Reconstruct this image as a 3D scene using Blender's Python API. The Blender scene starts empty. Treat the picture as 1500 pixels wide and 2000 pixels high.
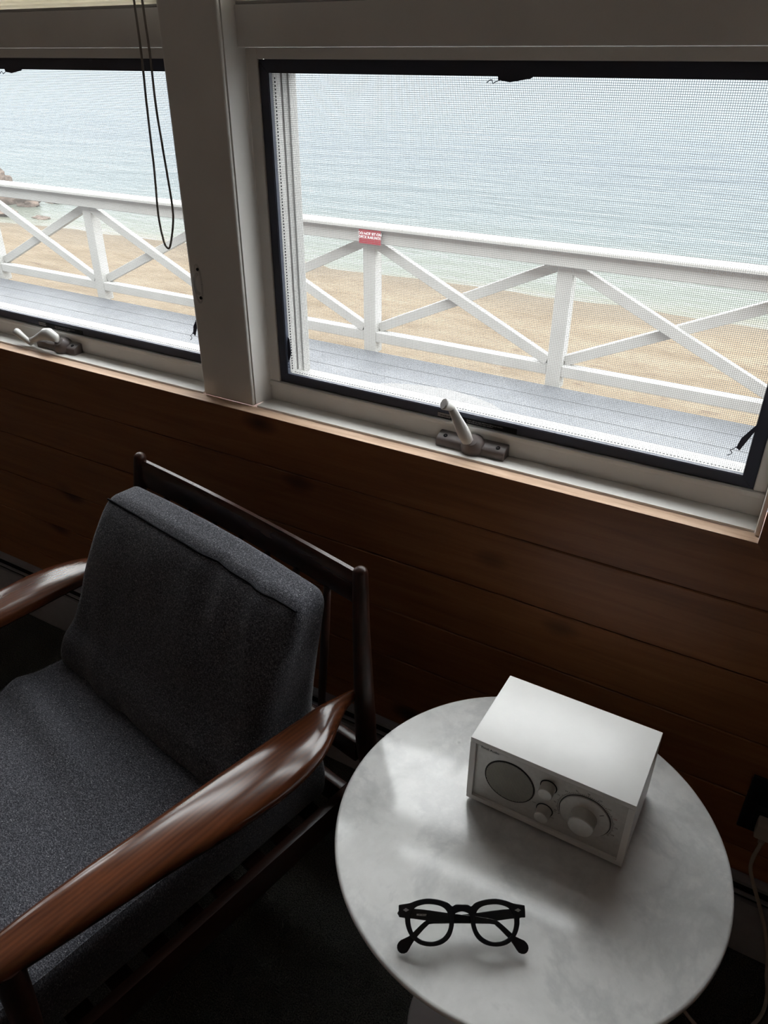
import bpy, bmesh, math, random
from mathutils import Vector, Matrix, noise
random.seed(7)
SC = bpy.context.scene
COL = SC.collection

# ------------------------------------------------------------------ camera
def setup_camera():
    f_px, yaw, pitch, roll = 1497.6, math.radians(30.15), math.radians(30.764), math.radians(.139)
    cy, sy, cp, sp = math.cos(yaw), math.sin(yaw), math.cos(pitch), math.sin(pitch)
    fw = Vector((-sy*cp, cy*cp, -sp)); r = Vector((cy, sy, 0)); u = r.cross(fw)
    c, s = math.cos(roll), math.sin(roll)
    r2 = c*r + s*u; u2 = -s*r + c*u
    cam = bpy.data.cameras.new('camera')
    cam.sensor_fit = 'VERTICAL'; cam.sensor_height = 36; cam.sensor_width = 27
    cam.lens = f_px/2000*36
    cam.clip_start = .02; cam.clip_end = 3000
    o = bpy.data.objects.new('camera', cam); COL.objects.link(o)
    m = Matrix(((r2.x, u2.x, -fw.x, .2266), (r2.y, u2.y, -fw.y, -1.0014), (r2.z, u2.z, -fw.z, 1.3967), (0, 0, 0, 1)))
    o.matrix_world = m
    SC.camera = o
setup_camera()
SC.cycles.max_bounces = 9; SC.cycles.diffuse_bounces = 4; SC.cycles.glossy_bounces = 3; SC.cycles.transparent_max_bounces = 10

# ------------------------------------------------------------------ light: bright overcast sky
SKY_COLOR = (.985, .99, 1.0)
SKY_ZENITH = 14.6            # CIE overcast sky: zenith three times as bright as the horizon
EXPOSURE = 0.0
def setup_sky():
    w = bpy.data.worlds.new('overcast_sky'); SC.world = w; w.use_nodes = True
    t = w.node_tree; bg = t.nodes['Background']
    tc = t.nodes.new('ShaderNodeTexCoord'); sp = t.nodes.new('ShaderNodeSeparateXYZ'); t.links.new(tc.outputs['Generated'], sp.inputs[0])
    mx = t.nodes.new('ShaderNodeMath'); mx.operation = 'MAXIMUM'; t.links.new(sp.outputs[2], mx.inputs[0]); mx.inputs[1].default_value = 0
    ma = t.nodes.new('ShaderNodeMath'); ma.operation = 'MULTIPLY_ADD'; t.links.new(mx.outputs[0], ma.inputs[0]); ma.inputs[1].default_value = SKY_ZENITH*2/3; ma.inputs[2].default_value = SKY_ZENITH/3
    bg.inputs[0].default_value = (*SKY_COLOR, 1); t.links.new(ma.outputs[0], bg.inputs[1])
setup_sky()
SC.view_settings.view_transform = 'Standard'; SC.view_settings.look = 'None'
SC.view_settings.exposure = EXPOSURE; SC.view_settings.gamma = 1; SC.view_settings.use_curve_mapping = False

# ------------------------------------------------------------------ material helpers
class NT:
    def __init__(s, name):
        s.m = bpy.data.materials.new(name); s.m.use_nodes = True
        s.t = s.m.node_tree; s.n = s.t.nodes; s.b = s.n['Principled BSDF']; s.out = s.n['Material Output']
        s.tc = s.n.new('ShaderNodeTexCoord')
    def new(s, t, **kw):
        n = s.n.new('ShaderNode'+t)
        for k, v in kw.items():
            if isinstance(v, tuple) and len(v) == 2 and v[0] == 'in':
                pass
            setattr(n, k, v)
        return n
    def link(s, a, b): s.t.links.new(a, b)
    def mapping(s, scale=(1, 1, 1), rot=(0, 0, 0), loc=(0, 0, 0), src='Object'):
        r = s.new('Mapping'); r.inputs['Rotation'].default_value = rot; r.inputs['Location'].default_value = loc
        s.link(s.tc.outputs[src], r.inputs['Vector'])
        n = s.new('Mapping'); n.inputs['Scale'].default_value = scale; s.link(r.outputs[0], n.inputs['Vector']); return n.outputs[0]
    def noise(s, vec, scale, detail=4, rough=.5, dist=0):
        n = s.new('TexNoise'); n.inputs['Scale'].default_value = scale; n.inputs['Detail'].default_value = detail
        n.inputs['Roughness'].default_value = rough; n.inputs['Distortion'].default_value = dist
        s.link(vec, n.inputs['Vector']); return n.outputs['Fac']
    def ramp(s, fac, stops):
        n = s.new('ValToRGB'); e = n.color_ramp.elements
        while len(e) < len(stops): e.new(.5)
        for el, (p, c) in zip(e, stops):
            el.position = p; el.color = (*c, 1) if len(c) == 3 else c
        s.link(fac, n.inputs[0]); return n.outputs[0]
    def mix(s, fac, a, b, mode='MIX'):
        n = s.new('Mix'); n.data_type = 'RGBA'; n.blend_type = mode
        for sock, v in ((n.inputs[0], fac), (n.inputs[6], a), (n.inputs[7], b)):
            if hasattr(v, 'links'): s.link(v, sock)
            else: sock.default_value = (*v, 1) if isinstance(v, tuple) else v
        return n.outputs[2]
    def math(s, op, a, b=0.0, c=None):
        n = s.new('Math', operation=op)
        for i, v in enumerate((a, b, c)):
            if v is None: continue
            if hasattr(v, 'links'): s.link(v, n.inputs[i])
            else: n.inputs[i].default_value = v
        return n.outputs[0]
    def bump(s, h, strength=.3, dist=.001):
        n = s.new('Bump'); n.inputs['Strength'].default_value = strength; n.inputs['Distance'].default_value = dist
        s.link(h, n.inputs['Height']); s.link(n.outputs[0], s.b.inputs['Normal'])
    def base(s, v, rough=.5, spec=.5, metal=0):
        if hasattr(v, 'links'): s.link(v, s.b.inputs['Base Color'])
        else: s.b.inputs['Base Color'].default_value = (*v, 1)
        if hasattr(rough, 'links'): s.link(rough, s.b.inputs['Roughness'])
        else: s.b.inputs['Roughness'].default_value = rough
        s.b.inputs['Specular IOR Level'].default_value = spec; s.b.inputs['Metallic'].default_value = metal
        return s.m

def plain(name, col, rough=.5, spec=.5, metal=0, var=.06, scale=40):
    t = NT(name)
    f = t.noise(t.mapping(), scale, 3)
    lo = tuple(c*(1-var) for c in col); hi = tuple(min(1, c*(1+var)) for c in col)
    return t.base(t.ramp(f, [(.3, lo), (.7, hi)]), rough, spec, metal)

def mat_plank():
    t = NT('knotty_pine')
    oi = t.new('ObjectInfo')
    off = t.new('CombineXYZ')
    t.link(t.math('MULTIPLY', oi.outputs['Random'], 37.0), off.inputs[0])
    t.link(t.math('MULTIPLY', oi.outputs['Random'], 11.0), off.inputs[2])
    add = t.new('VectorMath', operation='ADD'); t.link(t.tc.outputs['Object'], add.inputs[0]); t.link(off.outputs[0], add.inputs[1])
    def mp(sc):
        n = t.new('Mapping'); n.inputs['Scale'].default_value = sc; t.link(add.outputs[0], n.inputs['Vector']); return n.outputs[0]
    g = t.noise(mp((1.6, 10, 26)), 2.2, 6, .6, .6)
    fine = t.noise(mp((6, 60, 190)), 2, 3, .6)
    col = t.ramp(g, [(.25, (.21, .080, .032)), (.5, (.30, .120, .048)), (.75, (.38, .160, .066))])
    col = t.mix(t.math('MULTIPLY', fine, .35), col, (.15, .06, .025))
    v = t.new('TexVoronoi'); v.inputs['Scale'].default_value = 3.3; v.inputs['Randomness'].default_value = 1
    t.link(mp((1.0, .6, 1.9)), v.inputs['Vector'])
    kn = t.ramp(v.outputs['Distance'], [(.06, (1, 1, 1)), (.17, (0, 0, 0))])
    col = t.mix(kn, col, (.055, .022, .012))
    t.base(col, .42, .4)
    t.bump(t.math('ADD', g, fine), .15, .0008)
    return t.m

def mat_sill_wood():  # pine tone lightened to carry the window light on the ledge
    t = NT('window_lit_pine')
    g = t.noise(t.mapping((3, 30, 30)), 3, 6, .6, .4)
    col = t.ramp(g, [(.3, (.46, .29, .19)), (.6, (.64, .45, .32)), (.8, (.70, .52, .39))])
    t.base(col, .45, .4); t.bump(g, .1, .0006); return t.m

def mat_dark_wood(name, rz, a=(.035, .0115, .006), b=(.14, .042, .016), rough=.24, coat=.25, spec=.5):
    t = NT(name)
    m1 = t.mapping((34, 5, 34), (0, 0, rz)); m2 = t.mapping((190, 14, 190), (0, 0, rz))
    g = t.noise(m1, 1.0, 5, .6, 1.2); f = t.noise(m2, 1.0, 3, .6)
    wv = t.new('TexWave', wave_type='BANDS', bands_direction='X'); wv.inputs['Scale'].default_value = 1.3; wv.inputs['Distortion'].default_value = 6; wv.inputs['Detail'].default_value = 3; wv.inputs['Detail Scale'].default_value = .5
    t.link(t.mapping((34, 3.0, 34), (0, 0, rz)), wv.inputs['Vector'])
    k = t.math('ADD', t.math('MULTIPLY', g, .75), t.math('MULTIPLY', wv.outputs['Fac'], .12))
    k = t.math('ADD', k, t.math('MULTIPLY', f, .25))
    col = t.ramp(k, [(.3, a), (.85, b)])
    t.base(col, rough, spec); t.b.inputs['Coat Weight'].default_value = coat; t.b.inputs['Coat Roughness'].default_value = .18
    t.bump(f, .06, .0004); return t.m

def mat_fabric():
    t = NT('charcoal_tweed')
    mp = t.mapping((1, 1, 1), (.3, .2, .19))
    n1 = t.noise(mp, 420, 2, .6); n2 = t.noise(t.mapping((1, 1, .35), (.3, .2, .19)), 700, 1, .5); n3 = t.noise(t.mapping((.35, 1, 1), (.3, .2, .19)), 700, 1, .5)
    wv = t.math('MAXIMUM', n2, n3)
    wv = t.math('ADD', t.math('MULTIPLY', wv, .7), t.math('MULTIPLY', n1, .3))
    big = t.noise(mp, 26, 4, .6)
    col = t.ramp(wv, [(.40, (.009, .010, .016)), (.54, (.058, .060, .073)), (.66, (.20, .20, .225))])
    col = t.mix(t.math('MULTIPLY', big, .3), col, (.050, .048, .053))
    v = t.new('TexVoronoi'); v.inputs['Scale'].default_value = 240; t.link(mp, v.inputs['Vector'])
    fl = t.ramp(v.outputs['Distance'], [(.10, (1, 1, 1)), (.19, (0, 0, 0))])
    pick = t.math('GREATER_THAN', t.noise(mp, 95, 2), .585)
    col = t.mix(t.math('MULTIPLY', fl, pick), col, (.55, .55, .56))
    t.base(col, .95, .15); t.b.inputs['Sheen Weight'].default_value = .15; t.b.inputs['Sheen Roughness'].default_value = .5
    t.bump(wv, .6, .0009); return t.m

def mat_marble():
    t = NT('white_marble')
    mp = t.mapping()
    wob = t.noise(mp, 6, 6, .65, .3)
    cl = t.noise(mp, 13, 8, .62, .25)
    v = t.math('ABSOLUTE', t.math('SUBTRACT', wob, .5))
    vein = t.ramp(v, [(.0, (1, 1, 1)), (.07, (0, 0, 0))])
    vein = t.math('MULTIPLY', vein, t.math('MULTIPLY', cl, .6))
    col = t.ramp(cl, [(.30, (.62, .62, .61)), (.46, (.79, .785, .775)), (.65, (.88, .875, .865))])
    col = t.mix(vein, col, (.42, .43, .44))
    sp = t.new('TexVoronoi'); sp.inputs['Scale'].default_value = 11; t.link(mp, sp.inputs['Vector'])
    col = t.mix(t.ramp(sp.outputs['Distance'], [(.02, (.7, .7, .7)), (.05, (0, 0, 0))]), col, (.22, .22, .23))
    t.base(col, t.math('ADD', t.math('MULTIPLY', cl, .08), .085), .5); return t.m

def mat_carpet():
    t = NT('dark_carpet')
    n1 = t.noise(t.mapping(), 420, 2, .7); n2 = t.noise(t.mapping(), 60, 3)
    col = t.ramp(n1, [(.35, (.014, .014, .015)), (.7, (.15, .15, .135))])
    t.base(col, 1, .05); t.bump(t.math('ADD', n1, n2), 1, .004); return t.m

def mat_screen():
    t = NT('insect_screen_mesh')
    sep = t.new('SeparateXYZ'); t.link(t.tc.outputs['Object'], sep.inputs[0])
    P = .0027
    def wire(o):
        fr = t.math('FRACT', t.math('DIVIDE', t.math('ADD', o, 50.0), P))
        return t.math('LESS_THAN', fr, .19)
    k = t.math('MAXIMUM', wire(sep.outputs[0]), wire(sep.outputs[2]))
    tr = t.new('BsdfTransparent'); df = t.new('BsdfDiffuse'); df.inputs[0].default_value = (.17, .17, .17, 1)
    tl = t.new('BsdfTranslucent'); tl.inputs[0].default_value = (.17, .17, .17, 1)
    a = t.new('MixShader'); a.inputs[0].default_value = .5; t.link(df.outputs[0], a.inputs[1]); t.link(tl.outputs[0], a.inputs[2])
    m = t.new('MixShader'); t.link(k, m.inputs[0]); t.link(tr.outputs[0], m.inputs[1]); t.link(a.outputs[0], m.inputs[2])
    t.link(m.outputs[0], t.out.inputs[0]); t.n.remove(t.b); return t.m

def mat_glass(name='clear_window_glass', tint=(.97, .985, .98)):
    t = NT(name)
    tr = t.new('BsdfTransparent'); tr.inputs[0].default_value = (*tint, 1)
    gl = t.new('BsdfGlossy'); gl.inputs['Roughness'].default_value = .01
    lw = t.new('LayerWeight'); lw.inputs[0].default_value = .5
    fr = t.math('ADD', t.math('MULTIPLY', t.math('POWER', lw.outputs['Facing'], 5.0), .5), .03)
    m = t.new('MixShader'); t.link(fr, m.inputs[0]); t.link(tr.outputs[0], m.inputs[1]); t.link(gl.outputs[0], m.inputs[2])
    t.link(m.outputs[0], t.out.inputs[0]); t.n.remove(t.b); return t.m

def mat_shade():
    t = NT('translucent_shade_fabric')
    df = t.new('BsdfDiffuse'); df.inputs[0].default_value = (.78, .74, .64, 1)
    tl = t.new('BsdfTranslucent'); tl.inputs[0].default_value = (.92, .89, .82, 1)
    m = t.new('MixShader'); m.inputs[0].default_value = .7; t.link(df.outputs[0], m.inputs[1]); t.link(tl.outputs[0], m.inputs[2]); t.link(m.outputs[0], t.out.inputs[0]); t.n.remove(t.b); return t.m

def mat_sand():
    t = NT('beach_sand')
    a = t.noise(t.mapping((1, 2.2, 1)), 1.1, 6, .6); b = t.noise(t.mapping((1, 1.4, 1)), 9, 6, .75)
    col = t.ramp(a, [(.3, (.098, .072, .045)), (.5, (.130, .100, .067)), (.7, (.152, .122, .086))])
    col = t.mix(t.math('MULTIPLY', t.ramp(b, [(.45, (0, 0, 0)), (.75, (1, 1, 1))]), .5), col, (.085, .058, .038))
    v = t.noise(t.mapping((1.2, 4, 1)), 2.3, 5, .65)
    col = t.mix(t.ramp(v, [(.60, (0, 0, 0)), (.70, (.8, .8, .8))]), col, (.06, .036, .025))
    sep = t.new('SeparateXYZ'); t.link(t.tc.outputs['Object'], sep.inputs[0])
    d = t.math('ADD', sep.outputs[1], t.math('MULTIPLY', t.noise(t.mapping((.5, 1, 1)), 1.2, 3), 1.6))
    col = t.mix(t.ramp(t.math('DIVIDE', t.math('SUBTRACT', d, 8.6), 1.4), [(0, (0, 0, 0)), (1, (.75, .75, .75))]), col, (.085, .068, .050))
    t.base(col, .95, .1); t.bump(b, .9, .05); return t.m

def mat_sea():
    t = NT('grey_blue_sea')
    sep = t.new('SeparateXYZ'); t.link(t.tc.outputs['Object'], sep.inputs[0])
    d = t.math('ADD', sep.outputs[1], t.math('MULTIPLY', t.noise(t.mapping((.25, 1, 1)), .8, 4), 2.2))
    k = t.math('DIVIDE', t.math('SUBTRACT', d, 9.6), 26.0)
    col = t.ramp(k, [(0, (.095, .080, .055)), (.05, (.062, .066, .052)), (.22, (.036, .045, .047)), (.6, (.021, .028, .034))])
    f = t.noise(t.mapping((.5, 2.5, 1)), 2.0, 5, .7)
    edge = t.ramp(k, [(.0, (1, 1, 1)), (.035, (0, 0, 0))])
    foam = t.math('MULTIPLY', edge, t.ramp(f, [(.48, (0, 0, 0)), (.6, (1, 1, 1))]))
    col = t.mix(foam, col, (.15, .15, .145))
    t.base(col, .6, .0)
    w1 = t.noise(t.mapping((.35, 1.0, 1), (0, 0, .25)), 1.6, 5, .6, .4)
    w2 = t.noise(t.mapping((.12, .5, 1), (0, 0, -.15)), .7, 4, .6)
    t.bump(t.math('ADD', w1, t.math('MULTIPLY', w2, 2.0)), .6, .2)
    bn = [n for n in t.n if n.type == 'BUMP'][0]
    gl = t.new('BsdfGlossy'); gl.inputs[0].default_value = (.91, .96, 1, 1); gl.inputs['Roughness'].default_value = .22; t.link(bn.outputs[0], gl.inputs['Normal'])
    lw = t.new('LayerWeight'); lw.inputs[0].default_value = .5; t.link(bn.outputs[0], lw.inputs['Normal'])
    fac = t.math('ADD', t.math('MULTIPLY', t.math('POWER', lw.outputs['Facing'], 6.0), .20), .02)
    m = t.new('MixShader'); t.link(fac, m.inputs[0]); t.link(t.b.outputs[0], m.inputs[1]); t.link(gl.outputs[0], m.inputs[2]); t.link(m.outputs[0], t.out.inputs[0])
    return t.m

M = {}
def build_materials():
    M['plank'] = mat_plank(); M['sillwood'] = mat_sill_wood()
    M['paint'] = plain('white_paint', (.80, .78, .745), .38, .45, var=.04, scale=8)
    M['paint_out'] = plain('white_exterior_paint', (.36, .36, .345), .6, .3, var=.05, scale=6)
    M['black'] = plain('black_screen_frame', (.045, .053, .080), .45, .4)
    M['vinyl'] = plain('white_vinyl', (.46, .455, .44), .4, .4, var=.03)
    M['mesh'] = mat_screen(); M['glass'] = mat_glass()
    M['bronze'] = plain('taupe_metal', (.16, .135, .13), .38, .5, var=.08)
    M['handle'] = plain('light_grey_plastic', (.60, .59, .57), .35, .5, var=.03)
    M['handle_dark'] = plain('grey_plastic', (.30, .28, .27), .45, .4, var=.04)
    M['shade'] = mat_shade(); M['sand'] = mat_sand(); M['sea'] = mat_sea()
    M['deck'] = plain('grey_deck_paint', (.072, .076, .086), .55, .35, var=.12, scale=5)
    M['rock'] = plain('brown_rock', (.075, .056, .045), .9, .2, var=.5, scale=4)
    M['red'] = plain('red_sign', (.24, .008, .02), .5, .3); M['white'] = plain('white_ink', (.8, .8, .8), .5, .3, var=.01)
    M['fabric'] = mat_fabric(); M['seam_tube'] = plain('seam_groove_shade', (.008, .008, .011), .9, .1)
    A = math.radians(11.06)
    M['arm'] = mat_dark_wood('brown_arm_wood', A, rough=.17)
    M['frame'] = mat_dark_wood('dark_frame_wood', A, (.012, .005, .004), (.048, .016, .010), .36, 0, .3)
    M['rail'] = mat_dark_wood('dark_rail_wood', A+math.pi/2, (.012, .005, .004), (.050, .017, .010), .26, 0, .35)
    M['marble'] = mat_marble(); M['carpet'] = mat_carpet()
    M['pedestal'] = plain('satin_white_metal', (.42, .40, .41), .35, .5, var=.02)
    M['radio_white'] = plain('white_radio_lacquer', (.80, .79, .775), .33, .5, var=.015)
    M['silver'] = plain('brushed_silver', (.60, .59, .57), .42, .5, .35, var=.05, scale=200)
    M['knob'] = plain('silver_knob', (.64, .63, .60), .33, .5, .45, var=.04, scale=150)
    M['grille'] = plain('grey_grille', (.36, .36, .32), .6, .4, .3)
    M['ink'] = plain('dark_ink', (.02, .02, .02), .6, .3); M['redink'] = plain('red_ink', (.4, .03, .03), .6, .3)
    M['acetate'] = plain('black_acetate', (.008, .008, .010), .18, .5)
    M['lens'] = mat_glass('eyeglass_lens', (.97, .975, .97)); M['rivet'] = plain('silver_rivet', (.6, .6, .6), .3, .5, .8)
    M['heater'] = plain('grey_heater_enamel', (.30, .30, .32), .5, .4); M['slot'] = plain('black_slot', (.006, .006, .008), .8, .2)
    M['outlet'] = plain('black_plastic', (.012, .012, .016), .4, .4)
    M['cable'] = plain('cream_cable', (.42, .36, .30), .5, .4); M['cord'] = plain('taupe_blind_cord', (.30, .27, .24), .8, .2)
    M['clear'] = mat_glass('clear_plastic', (.9, .9, .9)); M['stone'] = plain('pale_speckled_stone', (.088, .089, .090), .5, .35, var=.2, scale=25)
    M['ceiling'] = plain('white_ceiling_boards', (.74, .71, .68), .6, .3); M['room'] = plain('pine_room_panelling', (.44, .31, .23), .55, .3)
    M['siding'] = plain('weathered_siding', (.2, .195, .185), .8, .2)
build_materials()

# ------------------------------------------------------------------ mesh helpers
def link_mesh(name, bm, mat, parent=None, smooth=False, angle=None):
    bmesh.ops.recalc_face_normals(bm, faces=bm.faces)
    me = bpy.data.meshes.new(name); bm.to_mesh(me); bm.free()
    me.materials.append(mat)
    if smooth:
        for p in me.polygons: p.use_smooth = True
        if angle: 
            try: me.set_sharp_from_angle(angle=math.radians(angle))
            except Exception: pass
    o = bpy.data.objects.new(name, me); COL.objects.link(o)
    if parent is not None: attach(o, parent)
    return o
def root_inv(p):
    m = Matrix.Identity(4)
    chain = []
    while p is not None: chain.append(p); p = p.parent
    for q in reversed(chain): m = m @ q.matrix_parent_inverse @ q.matrix_basis
    return m.inverted()
def attach(o, parent):
    o.parent = parent; o.matrix_parent_inverse = root_inv(parent)
def tag(o, label=None, cat=None, group=None, kind=None):
    if label: o['label'] = label
    if cat: o['category'] = cat
    if group: o['group'] = group
    if kind: o['kind'] = kind
    return o
def empty(name, loc, label=None, cat=None, group=None, kind=None):
    o = bpy.data.objects.new(name, None); COL.objects.link(o); o.location = loc; o.empty_display_size = .05
    return tag(o, label, cat, group, kind)
def add_box(bm, x0, x1, y0, y1, z0, z1, bev=0, seg=1, mat=None):
    v = [bm.verts.new(p) for p in ((x0, y0, z0), (x1, y0, z0), (x1, y1, z0), (x0, y1, z0), (x0, y0, z1), (x1, y0, z1), (x1, y1, z1), (x0, y1, z1))]
    fs = [bm.faces.new([v[i] for i in q]) for q in ((0, 3, 2, 1), (4, 5, 6, 7), (0, 1, 5, 4), (1, 2, 6, 5), (2, 3, 7, 6), (3, 0, 4, 7))]
    if bev:
        es = set(e for f in fs for e in f.edges)
        r = bmesh.ops.bevel(bm, geom=list(es), offset=bev, segments=seg, affect='EDGES', profile=.6)
        v = list(set(v2 for f in r['faces'] for v2 in f.verts) | set(x for x in v if x.is_valid))
    if mat is not None: bmesh.ops.transform(bm, matrix=mat, verts=[x for x in v if x.is_valid])
    return v
def box(name, x0, x1, y0, y1, z0, z1, mat, parent=None, bev=0, seg=1, xf=None):
    bm = bmesh.new(); add_box(bm, x0, x1, y0, y1, z0, z1, bev, seg, xf)
    return link_mesh(name, bm, mat, parent, smooth=bev > 0 and seg > 1, angle=50)
def frame_axes(d):
    d = d.normalized(); a = Vector((0, 0, 1)) if abs(d.z) < .9 else Vector((1, 0, 0))
    x = a.cross(d).normalized(); return x, d.cross(x)
def add_tube(bm, pts, rad, n=10, caps=True):
    pts = [Vector(p) for p in pts]
    rads = rad if isinstance(rad, (list, tuple)) else [rad]*len(pts)
    rings = []; x = None
    for i, p in enumerate(pts):
        d = (pts[min(i+1, len(pts)-1)]-pts[max(i-1, 0)])
        if x is None: x, y = frame_axes(d)
        else:
            d = d.normalized(); x = (x-d*x.dot(d)).normalized(); y = d.cross(x)
        rings.append([bm.verts.new(p+rads[i]*(math.cos(2*math.pi*k/n)*x+math.sin(2*math.pi*k/n)*y)) for k in range(n)])
    for a, b in zip(rings, rings[1:]):
        for k in range(n): bm.faces.new((a[k], a[(k+1) % n], b[(k+1) % n], b[k]))
    if caps:
        bm.faces.new(rings[0][::-1]); bm.faces.new(rings[-1])
def tube(name, pts, rad, mat, parent=None, n=10):
    bm = bmesh.new(); add_tube(bm, pts, rad, n); return link_mesh(name, bm, mat, parent, True, 50)
def spline(pts, k=6):
    pts = [Vector(p) for p in pts]; out = []
    for i in range(len(pts)-1):
        p0 = pts[max(i-1, 0)]; p1 = pts[i]; p2 = pts[i+1]; p3 = pts[min(i+2, len(pts)-1)]
        for j in range(k):
            t = j/k
            out.append(.5*((2*p1)+(p2-p0)*t+(2*p0-5*p1+4*p2-p3)*t*t+(3*p1-p0-3*p2+p3)*t**3))
    return out+[pts[-1]]
def add_lathe(bm, prof, n=48, mat=None):
    rings = []
    for r, z in prof:
        if r < 1e-6: rings.append([bm.verts.new((0, 0, z))])
        else: rings.append([bm.verts.new((r*math.cos(2*math.pi*k/n), r*math.sin(2*math.pi*k/n), z)) for k in range(n)])
    for a, b in zip(rings, rings[1:]):
        for k in range(n):
            f = [a[k % len(a)], a[(k+1) % len(a)], b[(k+1) % len(b)], b[k % len(b)]]
            f = list(dict.fromkeys(f))
            if len(f) > 2: bm.faces.new(f)
    vs = [v for r in rings for v in r]
    if mat is not None: bmesh.ops.transform(bm, matrix=mat, verts=vs)
def lathe(name, prof, mat, parent=None, xf=None, n=48, angle=35):
    bm = bmesh.new(); add_lathe(bm, prof, n, xf); return link_mesh(name, bm, mat, parent, True, angle)
def prism(name, poly, y0, y1, mat, parent=None, xf=None, bev=0):
    """polygon in local XY extruded along local Z from y0 to y1"""
    bm = bmesh.new()
    a = [bm.verts.new((p[0], p[1], y0)) for p in poly]; b = [bm.verts.new((p[0], p[1], y1)) for p in poly]
    bm.faces.new(a[::-1]); bm.faces.new(b)
    for k in range(len(poly)): bm.faces.new((a[k], a[(k+1) % len(poly)], b[(k+1) % len(poly)], b[k]))
    if bev: bmesh.ops.bevel(bm, geom=[e for e in bm.edges if abs(e.verts[0].co.z-e.verts[1].co.z) < 1e-9], offset=bev, segments=2, affect='EDGES')
    if xf is not None: bm.transform(xf)
    return link_mesh(name, bm, mat, parent, True, 40)
def text(name, body, size, mat, parent, xf, align='LEFT', depth=0.0, bold=0.0):
    c = bpy.data.curves.new('t', 'FONT'); c.body = body; c.size = size; c.align_x = align; c.extrude = depth; c.offset = bold; c.resolution_u = 3; c.space_line = .95
    o = bpy.data.objects.new('t', c); COL.objects.link(o)
    me = bpy.data.meshes.new_from_object(o.evaluated_get(bpy.context.evaluated_depsgraph_get()))
    bpy.data.objects.remove(o); bpy.data.curves.remove(c)
    me.transform(xf); me.materials.clear(); me.materials.append(mat); me.name = name
    o = bpy.data.objects.new(name, me); COL.objects.link(o)
    if parent is not None: attach(o, parent)
    return o
def axes(o, x, y, z):
    return Matrix(((x[0], y[0], z[0], o[0]), (x[1], y[1], z[1], o[1]), (x[2], y[2], z[2], o[2]), (0, 0, 0, 1)))
WALLXF = lambda x, y, z: axes((x, y, z), (1, 0, 0), (0, 0, 1), (0, -1, 0))      # text / discs on a face looking into the room

# ------------------------------------------------------------------ the room shell
RX0, RX1, RY0, RZ1 = -4.6, 2.4, -4.2, 2.55
YW = .02                                  # face of the plank wall
WINX = (-1.1*0-.662, .2225)               # recess of the window beside the table
PITCH = 1.0143                            # window to window along the wall
def build_room():
    tag(box('floor', RX0, RX1, RY0, .16, -.12, 0, M['carpet']), kind='structure')
    tag(box('ceiling', RX0, RX1, RY0, .16, RZ1, RZ1+.1, M['ceiling']), kind='structure')
    tag(box('wall_left', RX0-.1, RX0, RY0, .16, 0, RZ1, M['room']), kind='structure')
    tag(box('wall_right', RX1, RX1+.1, RY0, .16, 0, RZ1, M['room']), kind='structure')
    tag(box('wall_front', RX0-.1, RX1+.1, RY0-.1, RY0, 0, RZ1, M['room']), kind='structure')
    bm = bmesh.new()
    add_box(bm, RX0, RX1, YW+.014, .16, 0, .80)                # under the windows
    add_box(bm, .2265+.012, RX1, YW+.014, .16, .80, RZ1)       # beside the casing
    add_box(bm, RX0, WINX[0]-3*PITCH-.012, YW+.014, .16, .80, RZ1)
    add_box(bm, WINX[0]-3*PITCH-.012, .2265+.012, YW+.014, .16, 2.22, RZ1)
    wall = tag(link_mesh('wall_back', bm, M['plank']), kind='structure')
    cuts = [.8215, .718, .5955, .4765, .359, .2415, .125, .005]
    FX = axes((0, 0, 0), (1, 0, 0), (0, 0, 1), (0, -1, 0))
    prism('plank', [(RX0, .7192), (.3345, .7192), (.2268, .8215), (RX0, .8215)], -YW-.0139, -YW, M['plank'], wall, FX, .0007)
    box('plank_ledge', RX0, .2266, YW+.0140, YW+.0268, .802, .8215, M['plank'], wall)
    for i, (a, b) in enumerate(zip(cuts[1:], cuts[2:])):
        box('plank', RX0, RX1, YW, YW+.0139, b+.0012, a-.0012, M['plank'], wall, .0016)
    prism('casing_board', [(.2272, .8217), (.2272, 2.22), (.335, 2.22), (.335, .7197)], -YW-.0139, -YW+.0008, M['plank'], wall, FX, .0006)
    box('plank', .336, RX1, YW, YW+.0139, .7192, .795, M['plank'], wall, .0012)
    for k in range(11):
        z = .797+k*.118; 
        box('plank', .337, RX1, YW, YW+.0139, z+.001, min(z+.117, RZ1), M['plank'], wall, .0012)
    # top edge of the uppermost board, window light painted in as paler wood
    o = tag(box('trim_1', RX0, .2266, YW+.0006, YW+.0268, .8216, .8222, M['sillwood']), kind='structure')
    o['label'] = 'wooden ledge along the top of the plank wall, window light in its colour'
build_room()

def build_house_shell():  # unseen roof and outer walls, added to keep sky off the railing faces
    bm = bmesh.new()
    FX = axes((-12, 0, 0), (0, 1, 0), (0, 0, 1), (1, 0, 0))
    prism('sky_block_roof', [(.62, 2.70), (.62, 2.80), (-3.6, 4.9), (-8.4, 2.80), (-8.4, 2.70)], 0, 20, M['siding'], None, FX)['kind'] = 'structure'
    bm.free()
    bm = bmesh.new(); add_box(bm, -12, RX0-.101, .02, .16, -.65, 2.69); add_box(bm, RX1+.101, 8, .02, .16, -.65, 2.69); add_box(bm, RX0-.1, RX1+.1, .02, .16, -.65, -.121)
    add_box(bm, -12, 8, -8.2, -8, -.65, 2.69); add_box(bm, -12, -11.9, -8, .02, -.65, 2.69); add_box(bm, 7.9, 8, -8, .02, -.65, 2.69)
    link_mesh('sky_block_wall', bm, M['siding'])['kind'] = 'structure'
build_house_shell()

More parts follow.
